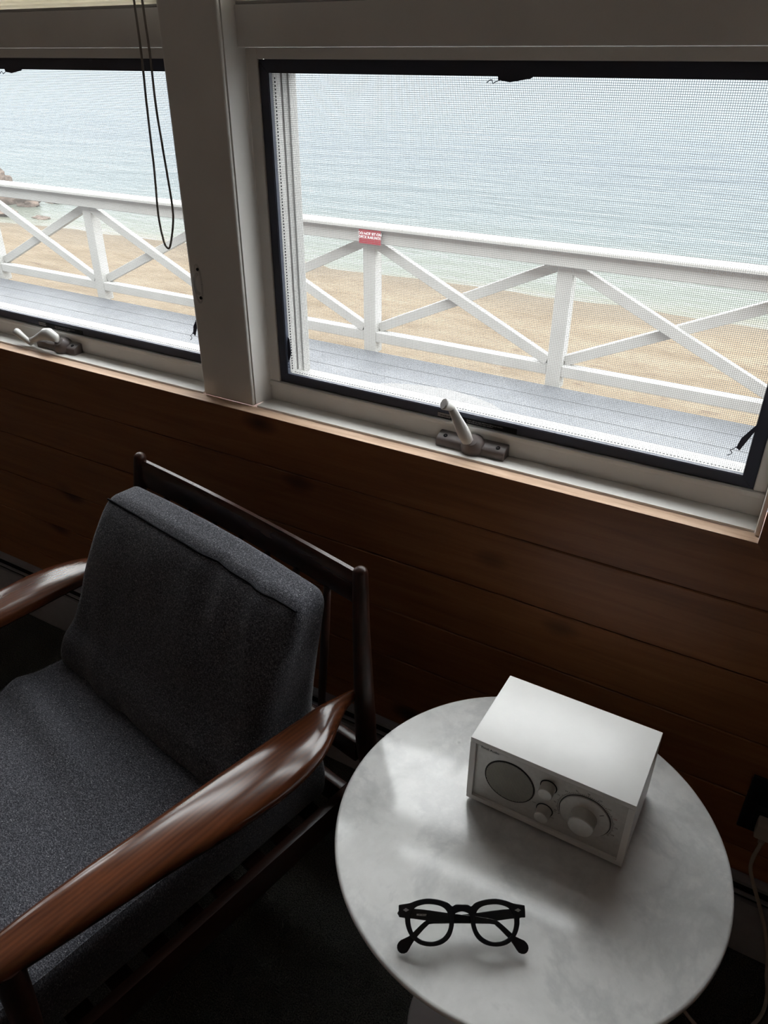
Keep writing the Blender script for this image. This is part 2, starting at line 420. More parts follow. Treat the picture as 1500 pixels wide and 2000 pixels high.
def build_mullion():
    for k in range(3):  # posts after the first only divide the added, unseen windows
        d = -k*PITCH
        bm = bmesh.new()
        add_box(bm, -.7915+d, -.6690+d, .046, .060, .8224, 2.22, .0055, 4)
        post = tag(link_mesh('trim_2' if k == 0 else 'trim_%d' % (4+k), bm, M['paint'], None, True, 40), kind='structure')
        if k == 0: post['label'] = 'white painted post between the two windows'
        box('jamb_core', -.7885+d, -.6665+d, .0605, .155, .8264, 2.22, M['paint'], post, .001)
        prism('jamb_side', [(-.6688+d, .0603), (-.6688+d, .0510), (-.6664+d, .0510), (-.6564+d, .0876), (-.6664+d, .0876)], .8264, 2.22, M['paint'], post)
        prism('jamb_side', [(-.7838+d, .0603), (-.7886+d, .0876), (-.7935+d, .0876), (-.7930+d, .0495)], .8264, 2.22, M['paint'], post)
    # right end jamb with its thin trim strip
    t3 = tag(box('trim_3', .2190, .2264, .0475, .155, .8264, 2.22, M['paint'], None, .0008), kind='structure')
    box('trim_strip', .2200, .2262, .0385, .0474, .8224, 2.22, M['paint'], t3, .0015, 2)
    tag(box('trim_4', WINX[0]-3*PITCH-.008, WINX[0]-3*PITCH, .0475, .155, .8264, 2.22, M['paint'], None, .0008), kind='structure')  # end jamb of the added windows
build_mullion()

def pull_tab(parent, x, z, dirx, dirz, curl, L=.03, side=1):
    """dark fabric tab with a curled wire end, hanging over the mesh"""
    y = .0955
    d = Vector((dirx, 0, dirz)).normalized(); p = -side*Vector((d.z, 0, -d.x))
    c = Vector((x, y, z))
    poly = [c-d*L*.8, c+d*L, c+d*L*.75-p*.004, c-d*L*.2-p*.0085, c-d*L*.75-p*.006]
    bm = bmesh.new()
    a = [bm.verts.new(q) for q in poly]; b = [bm.verts.new(q+Vector((0, -.0012, 0))) for q in poly]
    bm.faces.new(a); bm.faces.new(b[::-1])
    for k in range(len(poly)): bm.faces.new((a[k], a[(k+1) % 5], b[(k+1) % 5], b[k]))
    o = link_mesh('pull_tab', bm, M['black'], parent)
    e = c-d*L*.65-p*.006
    pts = [e, e-d*.006-p*.002*curl, e-d*.010-p*.004*curl, e-d*.012+p*.000, e-d*.016-p*.001, e-d*.019-p*.0035*curl]
    bm = bmesh.new(); add_tube(bm, spline([q+Vector((0, -.002, 0)) for q in pts], 4), .0006, 6)
    link_mesh('wire_curl', bm, M['black'], o, True)

def build_window(idx, dx, label, plain_one=False):
    x0, x1 = WINX[0]+dx, WINX[1]-.0035+dx
    W = empty('window_%d' % idx, ((x0+x1)/2, .1, .8264), label, None, None, 'structure')
    P = M['paint']
    box('sill', x0+.0002, x1-.0002, .0468, .155, .8224, .8262, P, W, .0009, 2)
    fx0, fx1 = -.634+dx, .201+dx
    # painted frame: bottom rail with lip, side jambs, head
    box('frame_rail', x0+.0003, x1-.0003, .088, .104, .8264, .8560, P, W, .0008)
    box('frame_lip', x0+.0003, x1-.0003, .0845, .104, .8562, .8650, P, W, .0022, 2)
    box('frame_jamb', x0+.0042, fx0-.0006, .088, .104, .8652, 1.4070, P, W, .0012)
    box('frame_jamb', fx1+.0006, x1-.0003, .088, .104, .8652, 1.4070, P, W, .0012)
    box('frame_head', fx0-.0004, fx1+.0004, .088, .104, 1.3918, 1.4070, P, W, .0008)
    # transom board between lower and upper lights
    box('transom_board', x0+.0003, x1-.0003, .0745, .150, 1.4074, 1.4618, P, W, .0015, 2)
    # black screen frame
    z0, z1, wd = .8662, 1.3912, .0178
    y0, y1 = .0895, .0985
    def bar(poly):
        bm = bmesh.new()
        a = [bm.verts.new((p[0], y0, p[1])) for p in poly]; b = [bm.verts.new((p[0], y1, p[1])) for p in poly]
        bm.faces.new(a); bm.faces.new(b[::-1])
        for k in range(4): bm.faces.new((a[k], b[k], b[(k+1) % 4], a[(k+1) % 4]))
        bmesh.ops.bevel(bm, geom=[e for e in bm.edges if abs(e.verts[0].co.y-e.verts[1].co.y) < 1e-9 and e.verts[0].co.y < y0+1e-6], offset=.0014, segments=2, affect='EDGES')
        return link_mesh('screen_bar', bm, M['black'], W, True, 30)
    i0, i1, k0, k1 = fx0+wd, fx1-wd, z0+wd, z1-wd
    bars = [bar([(fx0, z0), (fx1, z0), (i1, k0), (i0, k0)]), bar([(fx1, z0), (fx1, z1), (i1, k1), (i1, k0)]),
            bar([(fx1, z1), (fx0, z1), (i0, k1), (i1, k1)]), bar([(fx0, z1), (fx0, z0), (i0, k0), (i0, k1)])]
    bm = bmesh.new(); vs = [bm.verts.new((x, .0972, z)) for x, z in ((i0-.004, k0-.004), (i1+.004, k0-.004), (i1+.004, k1+.004), (i0-.004, k1+.004))]; bm.faces.new(vs)
    link_mesh('screen_mesh', bm, M['mesh'], W)
    # white reveal between screen and sash, then the awning sash with its glass
    V = M['vinyl']
    r0, r1, q0, q1 = i0-.0010, i1+.0012, k0-.0010, k1+.0010
    box('frame_reveal', fx0-.0006, r0, .1045, .1215, z0-.004, z1+.004, V, W, .0005)
    box('frame_reveal', r1, fx1+.0006, .1045, .1215, z0-.004, z1+.004, V, W, .0005)
    box('frame_reveal', r0+.0002, r1-.0002, .1000, .1215, .8655, q0, V, W, .0005)
    box('frame_reveal', r0+.0002, r1-.0002, .1045, .1215, q1, z1+.004, V, W, .0005)
    box('frame_reveal', r0-.004, r0, .1000, .1044, q0+.0002, q1, V, W, .0005)
    box('dark_gasket', r0-.003, r0+.0004, .1217, .1226, q0-.003, q1+.003, M['bronze'], W)
    s0, s1, t0, t1 = fx0-.010, fx1+.010, z0-.012, z1+.006
    gx0, gx1, gz0, gz1 = i0+.0070, i1+.0030, .8745, k1+.004
    def stile(xo, xi, sg):
        prism('sash_stile', [(xo, .1230), (xi-sg*.0060, .1230), (xi-sg*.0045, .1330), (xi-sg*.0015, .1345), (xi, .1520), (xi-sg*.006, .158), (xo, .158)], t0, t1, V, W)
    stile(s0, gx0, 1); stile(s1, gx1, -1)
    FX = axes((gx0+.0002, 0, 0), (0, 1, 0), (0, 0, 1), (1, 0, 0))
    L = gx1-gx0-.0004
    prism('sash_rail', [(.1230, t0), (.1230, gz0-.0035), (.1330, gz0-.0028), (.1345, gz0-.0006), (.1520, gz0), (.158, gz0-.006), (.158, t0)], 0, L, V, W, FX)
    prism('sash_rail', [(.1230, t1), (.1230, gz1+.006), (.1345, gz1+.002), (.1520, gz1), (.158, gz1), (.158, t1)], 0, L, V, W, FX)
    box('glass_pane', gx0+.0002, gx1-.0002, .1500, .1512, gz0+.0002, gz1-.0002, M['glass'], W)
    if not plain_one: window_details(W, x0, x1, i0, i1, k0, k1)
    upper_light(W, x0, x1)
    return W, (x0+x1)/2+.0035

def window_details(W, x0, x1, i0, i1, k0, k1):
    V = M['vinyl']
    n = 150; bm = bmesh.new()
    for k in range(n):
        xx = i0+.004+(i1-i0-.008)*k/n
        add_box(bm, xx, xx+.0026, .1050, .1075, k0-.0011, k0-.0005)
    o = link_mesh('weep_holes', bm, M['slot'], W); o['kind'] = 'stuff'
    n = 95; bm = bmesh.new()
    for k in range(n):
        zz = k0+.004+(k1-k0-.008)*k/n
        add_box(bm, i0-.0011, i0-.0005, .1050, .1072, zz, zz+.0026)
    o = link_mesh('weep_holes', bm, M['slot'], W); o['kind'] = 'stuff'
    cx = (x0+x1)/2+.0035
    pull_tab(W, cx+.006, k1+.0015, 1, 0, 1, .030)
    pull_tab(W, i0-.001, .930, .10, 1, -1, .026)
    pull_tab(W, i1-.0045, .939, .36, .9, 1, .028, -1)
    # warning sticker on the lower screen bar
    lab = box('warning_sticker', cx-.0845+.001, cx+.0600, .0888, .08945, .8672, .8768, M['slot'], W)
    yk = .0887
    box('sticker_panel', cx-.083, cx-.0595, yk-.0001, .08878, .8690, .8762, M['handle_dark'], lab)
    text('sticker_lettering', '! WARNING', .0052, M['ink'], lab, WALLXF(cx-.0815, yk-.0003, .8706), bold=.00012)
    text('sticker_lettering', 'Screen will not stop child from falling out window.\nKeep child away from open window.', .0032, M['handle_dark'], lab, WALLXF(cx-.029, yk, .8726))
def upper_light(W, x0, x1):
    P = M['paint']
    U0, U1 = 1.4622, 2.2195
    box('upper_rail', x0+.0003, x1-.0003, .100, .150, U0, U0+.0040, P, W, .003, 2)
    box('upper_rail', x0+.0003, x1-.0003, .100, .150, U1-.03, U1, P, W, .003, 2)
    box('upper_stile', x0+.0003, x0+.028, .100, .150, U0+.0042, U1-.0302, P, W, .003, 2)
    box('upper_stile', x1-.028, x1-.0003, .100, .150, U0+.0042, U1-.0302, P, W, .003, 2)
    box('upper_glass_pane', x0+.0282, x1-.0282, .124, .126, U0+.0042, U1-.0302, M['glass'], W)

def crank(W, cx, folded):
    """taupe operator housing on the sill with its light folding handle"""
    bx0, bx1 = (cx-.0735, cx+.0505) if not folded else (cx-.073, cx+.051)
    y0, y1, z0 = .0645, .0878, .8264
    bm = bmesh.new()
    prof = [(y0, z0), (y0, z0+.0125), (y0+.004, z0+.0155), (y1-.006, z0+.0212), (y1, z0+.0212), (y1, z0)]
    a = [bm.verts.new((bx0, y, z)) for y, z in prof]; b = [bm.verts.new((bx1, y, z)) for y, z in prof]
    bm.faces.new(a); bm.faces.new(b[::-1])
    for k in range(6): bm.faces.new((a[k], b[k], b[(k+1) % 6], a[(k+1) % 6]))
    bmesh.ops.bevel(bm, geom=list(bm.edges), offset=.0009, segments=1, affect='EDGES')
    base = link_mesh('crank_housing', bm, M['bronze'], W, True, 35); base['label'] = 'taupe metal window crank housing'
    for sx in (bx0+.014, bx1-.014):
        lathe('screw', [(0, 0), (.0036, 0), (.0036, .0012), (.0016, .0012), (.0014, .0004), (0, .0004)], M['slot'], base, axes((sx, .0735, z0+.0172), (1, 0, 0), (0, .94, .34), (0, -.34, .94)), 14)
    hx = cx-.014 if not folded else cx+.001
    # raised dome from which the spindle comes out
    bm = bmesh.new()
    add_lathe(bm, [(.0215, 0), (.0205, .006), (.0165, .012), (.012, .017), (.0105, .019), (0, .019)], 24,
              axes((hx+.006, .0745, z0+.010), (1, 0, 0), (0, .80, .60), (0, -.60, .80)))
    link_mesh('crank_dome', bm, M['bronze'], base, True, 50)
    if not folded:
        h0, h1 = Vector((hx+.003, .058, z0+.0235)), Vector((hx-.0285, .055, z0+.0785))
        k0, k1 = h1+Vector((.001, .003, -.001)), h1+Vector((-.009, -.010, .0085))
        rr = [.0095, .0112, .0108, .0092, .0080, .0066]
        flat = .62
    else:
        h0, h1 = Vector((hx+.006, .060, z0+.034)), Vector((hx-.0900, .060, z0+.012))
        k0, k1 = h1+Vector((.006, -.004, -.003)), h1+Vector((-.037, -.004, .0165))
        rr = [.0100, .0140, .0130, .0090, .0074, .0068]
        flat = .8
    d = h1-h0; nrm = Vector((.1, -1, .35)).normalized(); nrm = (nrm-d.normalized()*nrm.dot(d.normalized())).normalized(); sd = d.normalized().cross(nrm)
    bm = bmesh.new(); rings = []
    for i in range(6):
        t = i/5; c = h0+d*t
        if folded: c = c+Vector((0, 0, .012*math.sin(t*math.pi)*(1-t)*1.6))
        rings.append([bm.verts.new(c+rr[i]*(math.cos(2*math.pi*k/16)*sd+flat*math.sin(2*math.pi*k/16)*nrm)) for k in range(16)])
    for a, b in zip(rings, rings[1:]):
        for k in range(16): bm.faces.new((a[k], a[(k+1) % 16], b[(k+1) % 16], b[k]))
    for rg, c, s in ((rings[0], h0-d.normalized()*.006, 1), (rings[-1], h1+d.normalized()*.003, -1)):
        v = bm.verts.new(c)
        for k in range(16): bm.faces.new((rg[k], rg[(k+1) % 16], v))
    hd = link_mesh('crank_handle', bm, M['handle'], base, True, 60); hd['label'] = 'light grey crank handle' + (' folded flat' if folded else ' standing up')
    u = (k1-k0).normalized(); L = (k1-k0).length; xa, ya = frame_axes(u)
    R = .0098 if not folded else .0088
    lathe('crank_knob', [(0, -.004), (R*.62, -.003), (R*.72, L*.25), (R*.92, L*.75), (R, L*.93), (R*.93, L), (0, L+.0006)], M['handle'], base, axes(k0, xa, ya, u), 20)
    lathe('knob_cap', [(0, L+.0004), (R*.90, L+.0004), (R*.88, L+.0011), (0, L+.0013)], M['handle_dark'], base, axes(k0, xa, ya, u), 20)

W2, c2 = build_window(2, 0, 'white framed awning window with black screen beside the round table')
def window_shade(dx, label):
    x0, x1 = WINX[0]+dx+.0025, WINX[1]+dx-.006
    s = empty('window_shade', ((x0+x1)/2, .085, 1.4620), label, 'window shade', 'cellular shades let down onto the transoms')
    box('shade_rail', x0, x1, .0765, .0975, 1.4622, 1.4665, M['vinyl'], s, .001, 2)
    for k in range(7):
        z = 1.4668+.0062*k
        prism('pleat', [(.077, z+.003), (.080, z), (.094, z), (.097, z+.003), (.094, z+.006), (.080, z+.006)], 0, x1-x0, M['shade'], s, axes((x0, 0, 0), (0, 1, 0), (0, 0, 1), (1, 0, 0)))
window_shade(0, 'stacked cream cellular shade above the window beside the table')
window_shade(-PITCH, 'stacked cream cellular shade above the window with the blind cord')
W1, c1 = build_window(1, -PITCH, 'white framed awning window with black screen behind the blind cord')
build_window(3, -2*PITCH, 'unseen awning window added farther along the wall for more daylight', True)  # out of view; both further windows are added to brighten the room
build_window(4, -3*PITCH, 'unseen awning window added farthest along the wall for more daylight', True)
crank(W2, c2, False); crank(W1, c1, True)

# ------------------------------------------------------------------ outside: deck, railing, beach, sea
DZ = -.40
def build_outside():
    deck = tag(box('deck', -12, 6, .162, 3.47, DZ-.25, DZ-.04, M['siding']), 'grey painted board deck outside the windows', kind='structure')
    y = 3.50; k = 0
    while y > .2:
        box('deck_board', -12+.3*(k % 3), 6, y-.192, y-.004, DZ-.04, DZ, M['deck'], deck, .003); y -= .196; k += 1
    # beach: sloping, uneven sand
    bm = bmesh.new(); nx, ny = 90, 60; g = []
    for j in range(ny+1):
        row = []
        for i in range(nx+1):
            X = -40+60*i/nx; Y = 3.0+14*j/ny
            t = (Y-3.6)/6.0
            Z = -.92-.60*t + .05*noise.noise(Vector((X*.5, Y*.9, 0))) + .02*noise.noise(Vector((X*2.3, Y*2.3, 3)))
            row.append(bm.verts.new((X, Y, Z)))
        g.append(row)
    for j in range(ny):
        for i in range(nx): bm.faces.new((g[j][i], g[j][i+1], g[j+1][i+1], g[j+1][i]))
    tag(link_mesh('beach', bm, M['sand'], None, True), 'pale tan sand beach below the deck railing', kind='structure')
    bm = bmesh.new(); v = [bm.verts.new(p) for p in ((-1500, 7.5, -1.5), (1500, 7.5, -1.5), (1500, 2200, -1.5), (-1500, 2200, -1.5))]; bm.faces.new(v)
    tag(link_mesh('sea', bm, M['sea']), 'calm grey-blue sea beyond the beach', kind='structure')
    # railing
    rail = empty('deck_railing', (-2.5, 3.53, DZ), 'white wooden deck railing with crossed braces above the beach', 'railing')
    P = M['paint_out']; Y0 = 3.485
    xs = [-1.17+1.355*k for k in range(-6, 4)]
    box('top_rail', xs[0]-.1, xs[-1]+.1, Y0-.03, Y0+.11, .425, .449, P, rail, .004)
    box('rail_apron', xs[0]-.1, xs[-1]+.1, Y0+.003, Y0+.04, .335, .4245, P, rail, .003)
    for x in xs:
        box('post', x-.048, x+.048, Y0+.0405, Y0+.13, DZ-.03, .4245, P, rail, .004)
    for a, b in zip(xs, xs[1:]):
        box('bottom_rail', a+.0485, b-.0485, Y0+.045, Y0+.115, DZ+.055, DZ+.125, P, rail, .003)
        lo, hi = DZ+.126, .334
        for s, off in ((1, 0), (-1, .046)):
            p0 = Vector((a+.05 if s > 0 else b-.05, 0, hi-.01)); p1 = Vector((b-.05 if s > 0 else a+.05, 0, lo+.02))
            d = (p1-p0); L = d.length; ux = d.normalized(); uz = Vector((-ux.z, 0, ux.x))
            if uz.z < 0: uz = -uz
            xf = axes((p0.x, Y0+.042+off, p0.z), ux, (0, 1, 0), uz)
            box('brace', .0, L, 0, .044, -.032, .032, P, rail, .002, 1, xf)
    s = empty('warning_sign', (-2.478, 3.46, .385), 'small red sign with white lettering on the railing', 'sign')
    sx = -2.478
    box('sign_plate', sx-.083, sx+.083, 3.4615, 3.4645, .332, .432, M['red'], s, .001)
    text('sign_lettering', 'DO NOT SIT ON\nDECK RAILINGS', .0235, M['white'], s, WALLXF(sx, 3.4608, .390), 'CENTER', bold=.0006)
    # round table outside, below the window
    t = empty('patio_table', (-.955, 1.05, DZ), 'pale round patio table standing on the deck below the window', 'table')
    T = Matrix.Translation((-.955, 1.05, 0))
    lathe('table_top', [(0, .300), (.455, .300), (.463, .297), (.466, .290), (.463, .281), (.44, .276), (0, .276)], M['stone'], t, T, 96)
    lathe('table_stem', [(0, .2755), (.12, .2755), (.05, .24), (.035, .15), (.035, -.25), (.06, -.33), (.06, -.34), (0, -.34)], M['siding'], t, T, 32)
    lathe('table_foot', [(0, -.3405), (.10, -.341), (.24, -.375), (.25, -.398), (0, -.399)], M['siding'], t, T, 40)
    # shore rocks
    spec = [((-16.6, 10.75, -1.38), (.42, .30, .26), 'tall dark rock at the water edge beyond the railing'),
            ((-15.8, 10.78, -1.43), (.27, .24, .17), 'rounded brown rock beside the tall rock at the shore'),
            ((-15.65, 11.35, -1.49), (.26, .15, .06), 'low flat rock just beside the rounded shore rock'),
            ((-15.5, 11.85, -1.495), (.24, .12, .05), 'flat wet rock farthest out among the shore rocks'),
            ((-15.3, 9.75, -1.46), (.34, .25, .10), 'broad dark rock nearest the sand among the shore rocks'),
            ((-14.25, 9.85, -1.50), (.24, .1, .05), 'thin low rock in the shallows before the rounded rock'),
            ((-19.7, 12.8, -1.42), (.34, .3, .24), 'reddish rock behind the tall rock at the shore')]
    for i, (c, s3, lab) in enumerate(spec):
        bm = bmesh.new(); bmesh.ops.create_icosphere(bm, subdivisions=4, radius=1)
        for v in bm.verts:
            p = v.co.copy(); n = noise.noise(p*1.3+Vector((i*7, 0, 0)))*.45+noise.noise(p*3.4+Vector((0, i*5, 0)))*.16+noise.noise(p*8)*.05
            p = p*(1+n); v.co = Vector((p.x*s3[0], p.y*s3[1], p.z*s3[2]))+Vector(c)
        tag(link_mesh('shore_rock', bm, M['rock'], None, True), lab, 'rock', 'rocks at the shore')
build_outside()

# ------------------------------------------------------------------ baseboard heater under the planks
def build_heater():
    h = empty('baseboard_heater', (0, .01, 0), 'low grey metal baseboard heater along the foot of the plank wall', 'heater')
    x0, x1 = RX0+.02, RX1-.02
    box('back_plate', x0, x1, .0150, .0196, .004, .1862, M['heater'], h, .0006)
    box('hood', x0, x1, .0000, .0148, .1790, .1870, M['heater'], h, .0012, 2)
    box('air_slot', x0+.001, x1-.001, .0075, .0146, .1400, .1786, M['slot'], h)
    box('damper', x0, x1, .0004, .0072, .1520, .1570, M['heater'], h, .0008)
    box('front_panel', x0, x1, .0000, .0146, .0120, .1390, M['heater'], h, .0015, 2)
    box('foot_rail', x0, x1, .004, .0146, .0005, .0116, M['heater'], h)
build_heater()

# ------------------------------------------------------------------ armchair
CA = math.radians(-11.06); CO = Vector((-.5365, -.1757, 0))
ER = Vector((math.cos(CA), math.sin(CA), 0)); EF = Vector((math.sin(CA), -math.cos(CA), 0))
def ch(r, f, z): return CO+r*ER+f*EF+Vector((0, 0, z))
CHX = axes(CO, ER, EF, (0, 0, 1))       # chair coordinates (right, forward, up) -> world

def rounded_box(hx, hy, hz, rad, n):
    """grid on a box surface with rounded edges; n subdivisions per axis"""
    bm = bmesh.new(); cache = {}
    def ticks(h, k):
        inner = h-rad; t = [-h, -h+rad*.3, -h+rad*.65, -inner]
        t += [-inner+2*inner*i/k for i in range(1, k)]
        return t+[inner, h-rad*.65, h-rad*.3, h]
    T = [ticks(hx, n[0]), ticks(hy, n[1]), ticks(hz, n[2])]
    H = Vector((hx, hy, hz))
    def vert(i, j, k):
        key = (i, j, k)
        if key not in cache:
            p = Vector((T[0][i], T[1][j], T[2][k]))
            q = Vector([max(-(H[a]-rad), min(H[a]-rad, p[a])) for a in range(3)])
            d = p-q
            if d.length > 1e-9:
                d = d.normalized()*rad
            cache[key] = bm.verts.new(q+d)
        return cache[key]
    N = [len(t)-1 for t in T]
    for a, b, c in ((0, 1, 2), (1, 2, 0), (0, 2, 1)):
        for s in (0, N[c]):
            for i in range(N[a]):
                for j in range(N[b]):
                    q = []
                    for di, dj in ((0, 0), (1, 0), (1, 1), (0, 1)):
                        key = [0, 0, 0]; key[a] = i+di; key[b] = j+dj; key[c] = s; q.append(vert(*key))
                    try: bm.faces.new(q)
                    except ValueError: pass
    return bm
def interp(tab, t):
    for (a, va), (b, vb) in zip(tab, tab[1:]):
        if t <= b:
            k = (t-a)/(b-a) if b > a else 0; k = max(0, k)
            return tuple(x+(y-x)*k for x, y in zip(va, vb))
    return tab[-1][1]
def smooth_tab(tab, n=24):
    pts = spline([Vector((t, v[0], v[1])) for t, v in tab], n)
    return [(p.x, (p.y, p.z)) for p in pts]

FRONT = smooth_tab([(0, (.236, .405)), (.10, (.246, .440)), (.22, (.235, .478)), (.33, (.213, .508)), (.45, (.194, .538)), (.62, (.170, .590)), (.82, (.135, .660)), (1, (.092, .722))])
BACK = smooth_tab([(0, (.085, .40)), (.25, (.075, .48)), (.5, (.060, .56)), (.75, (.045, .64)), (1, (.028, .722))])
def back_cushion_point(p, hx, hy, hz):
    b = (p.z+hz)/(2*hz); c = (p.y+hy)/(2*hy)           # 0 bottom..1 top, 0 back..1 front
    f0, z0 = interp(BACK, b); f1, z1 = interp(FRONT, b)
    f = f0+(f1-f0)*c; z = z0+(z1-z0)*c
    a = p.x/hx
    f += .010*(1-a*a)*math.sin(math.pi*min(1, max(0, b)))*(c*2-1)
    z += .026*math.cos(a*math.pi*.5)*max(0, b-.5)*(1-.8*c)
    r = p.x*(1+.035*math.exp(-((b-.16)/.16)**2)) - .004
    q = Vector((r, f, z))
    w = (1-.75*max(0, min(1, (b-.80)/.18)))*.0060*noise.noise(Vector((r*8, f*8, z*7)))+(1-.8*max(0, min(1, (b-.75)/.2)))*.0045*noise.noise(Vector((r*24+3+z*10, 1, z*7)))
    w += .006*math.exp(-((r-.165-.35*(.72-z))/.014)**2)*max(0, min(1, (z-.55)/.05))*c - .005*math.exp(-((r-.06-.1*(.72-z))/.022)**2)*max(0, min(1, (z-.58)/.05))*c
    w += -.009*math.exp(-((z-.513-.05*(r+.15))/.016)**2)*(1 if r < .12 else max(0, 1-(r-.12)/.1))*c*.45   # fold across the lower third
    q.y += w*(.3+.7*c)
    return q
def seat_point(p, hx, hy, hz):
    r, f, z = p.x, p.y+.365, p.z+.385
    a = r/hx; b = p.y/hy
    top = (p.z+hz)/(2*hz)
    z += top*(.010*(1-a*a)*(1-b*b) - .012*(1-(p.y+hy)/(2*hy)))
    z += top*(.004*noise.noise(Vector((r*8, f*8, 2))) + .012*math.exp(-((f-.33-.12*(r+.25))/.022)**2)*max(0, min(1, (.12-r)/.2)) - .006*math.exp(-((f-.375-.12*(r+.25))/.03)**2)*max(0, min(1, (.12-r)/.2)))
    r += .006*math.sin(top*math.pi)*a
    return Vector((r, f, z))

def build_chair():
    c = empty('armchair', ch(0, .3, 0), 'dark wood open-arm lounge chair with charcoal tweed cushions', 'armchair')
    F, A = M['frame'], M['arm']
    for s in (-1, 1):
        pts = [(.280*s, 0, .7520), (.2815*s, .001, .74), (.290*s, .010, .66), (.304*s, .022, .57), (.310*s, .026, .50), (.312*s, .020, .40), (.315*s, -.02, .20), (.317*s, -.07, .012)]
        rad = [.0112, .0116, .0130, .0152, .0168, .0172, .0150, .0115]
        P = spline([ch(*p) for p in pts], 6)
        R = [interp([(i/(len(rad)-1), (q, 0)) for i, q in enumerate(rad)], i/(len(P)-1))[0] for i in range(len(P))]
        d = (P[0]-P[3]).normalized()
        dome = [(P[0]+d*.0085*math.sin(a), .0112*math.cos(a)) for a in (1.35, 1.0, .65, .3)]
        tube('back_post', [q for q, _ in dome]+P, [max(q, .001) for _, q in dome]+R, F, c, 18)
        pts = [(.296*s, .585, .548), (.300*s, .590, .44), (.304*s, .600, .28), (.308*s, .618, .012)]
        tube('front_leg', spline([ch(*p) for p in pts], 5), [.0175-.00035*i for i in range(16)], F, c, 16)
        # paddle arm: inner edge, outer edge, top height, thickness along the arm
        arm = [(.030, .286, .300, .553, .011), (.060, .284, .306, .559, .013), (.095, .2815, .323, .565, .0145), (.130, .2795, .342, .568, .0155), (.170, .277, .3555, .570, .0165), (.215, .2745, .3610, .571, .0170), (.260, .272, .3600, .571, .0172),
               (.330, .2685, .3520, .571, .0172), (.400, .265, .3385, .570, .0170), (.470, .2605, .3285, .569, .0168), (.540, .2590, .3175, .567, .0165), (.600, .2600, .3080, .565, .0160), (.640, .2625, .3020, .564, .0150), (.662, .268, .296, .563, .011)]
        sec = []
        for k in range(5):
            pass
        cols = [spline([Vector((a[0], a[i], 0)) for a in arm], 4) for i in (1, 2, 3, 4)]
        bm = bmesh.new(); rings = []; n = 26
        for ci, co, cz, ct in zip(*cols):
            f = ci.x; ri, ro, zt, th = ci.y, co.y, cz.y, ct.y
            tw = .55*max(0, (.13-f)/.10)                      # arm twists as it meets the back post
            ring = []
            for k in range(n):
                t = 2*math.pi*k/n; cc, ss = math.cos(t), math.sin(t)
                e = .72
                u = math.copysign(abs(cc)**e, cc)*(ro-ri)/2; v = math.copysign(abs(ss)**e, ss)*th
                u, v = u*math.cos(tw)+v*math.sin(tw), -u*math.sin(tw)+v*math.cos(tw)
                ring.append(bm.verts.new(ch(s*((ri+ro)/2+u), f, zt-th+v)))
            rings.append(ring)
        for a, b in zip(rings, rings[1:]):
            for k in range(n): bm.faces.new((a[k], a[(k+1) % n], b[(k+1) % n], b[k]))
        bm.faces.new(rings[0]); bm.faces.new(rings[-1])
        o = link_mesh('armrest', bm, A, c, True, 60); o['label'] = 'glossy brown wooden paddle armrest'
        bm = bmesh.new(); add_box(bm, .272*s if s > 0 else -.290, .290 if s > 0 else -.272, .000, .575, .268, .3255, .004, 2, CHX); link_mesh('side_rail', bm, F, c, True, 40)
    # top rail, gently bowed, with rounded upper edge
    bm = bmesh.new(); rings = []
    for i in range(25):
        r = -.271+.542*i/24; bow = -.006*(1-(r/.27)**2)
        rings.append([bm.verts.new(ch(r, bow+f, z)) for f, z in ((.006, .694), (.0075, .715), (.0055, .742), (.001, .7475), (-.0055, .7475), (-.009, .742), (-.0075, .694), (0, .690))])
    for a, b in zip(rings, rings[1:]):
        for k in range(8): bm.faces.new((a[k], a[(k+1) % 8], b[(k+1) % 8], b[k]))
    bm.faces.new(rings[0]); bm.faces.new(rings[-1])
    link_mesh('top_rail', bm, M['rail'], c, True, 50)
    bm = bmesh.new(); add_box(bm, -.296, .296, .018, .036, .395, .440, .004, 2, CHX); link_mesh('lower_back_rail', bm, M['rail'], c, True, 40)
    for i in range(7):
        r = -.21+.07*i
        bm = bmesh.new(); add_tube(bm, [ch(r, .000, .692), ch(r, .012, .58), ch(r, .028, .443)], [.006, .0075, .006], 10); link_mesh('spindle', bm, F, c, True)
    for f0, f1 in ((.030, .050), (.560, .578)):
        bm = bmesh.new(); add_box(bm, -.271, .271, f0, f1, .270, .322, .004, 2, CHX); link_mesh('cross_rail', bm, M['rail'], c, True, 40)
    for i in range(8):
        f = .09+.06*i
        bm = bmesh.new(); add_box(bm, -.271, .271, f, f+.035, .300, .308, .001, 1, CHX); link_mesh('seat_slat', bm, F, c)
    # cushions
    hx, hy, hz = .254, .05, .16
    bm = rounded_box(hx, hy, hz, .026, (44, 10, 34))
    for v in bm.verts: v.co = CHX @ back_cushion_point(v.co, hx, hy, hz)
    bc = link_mesh('back_cushion', bm, M['fabric'], c, True); bc['label'] = 'charcoal tweed box cushion leaning on the chair back'
    k = .0085
    loop = []
    for i in range(31): loop.append(Vector((-hx+k+(2*hx-2*k)*i/30, hy-k*.9, hz-k)))
    left = []
    tube('seam_tube', [CHX @ back_cushion_point(p, hx, hy, hz) for p in left+loop], .0021, M['seam_tube'], bc, 6)  # near-black tube paints in the shade of the seam groove
    sx, sy, sz = .262, .292, .055
    bm = rounded_box(sx, sy, sz, .012, (40, 44, 6))
    for v in bm.verts: v.co = CHX @ seat_point(v.co, sx, sy, sz)
    sc = link_mesh('seat_cushion', bm, M['fabric'], c, True); sc['label'] = 'charcoal tweed seat cushion'
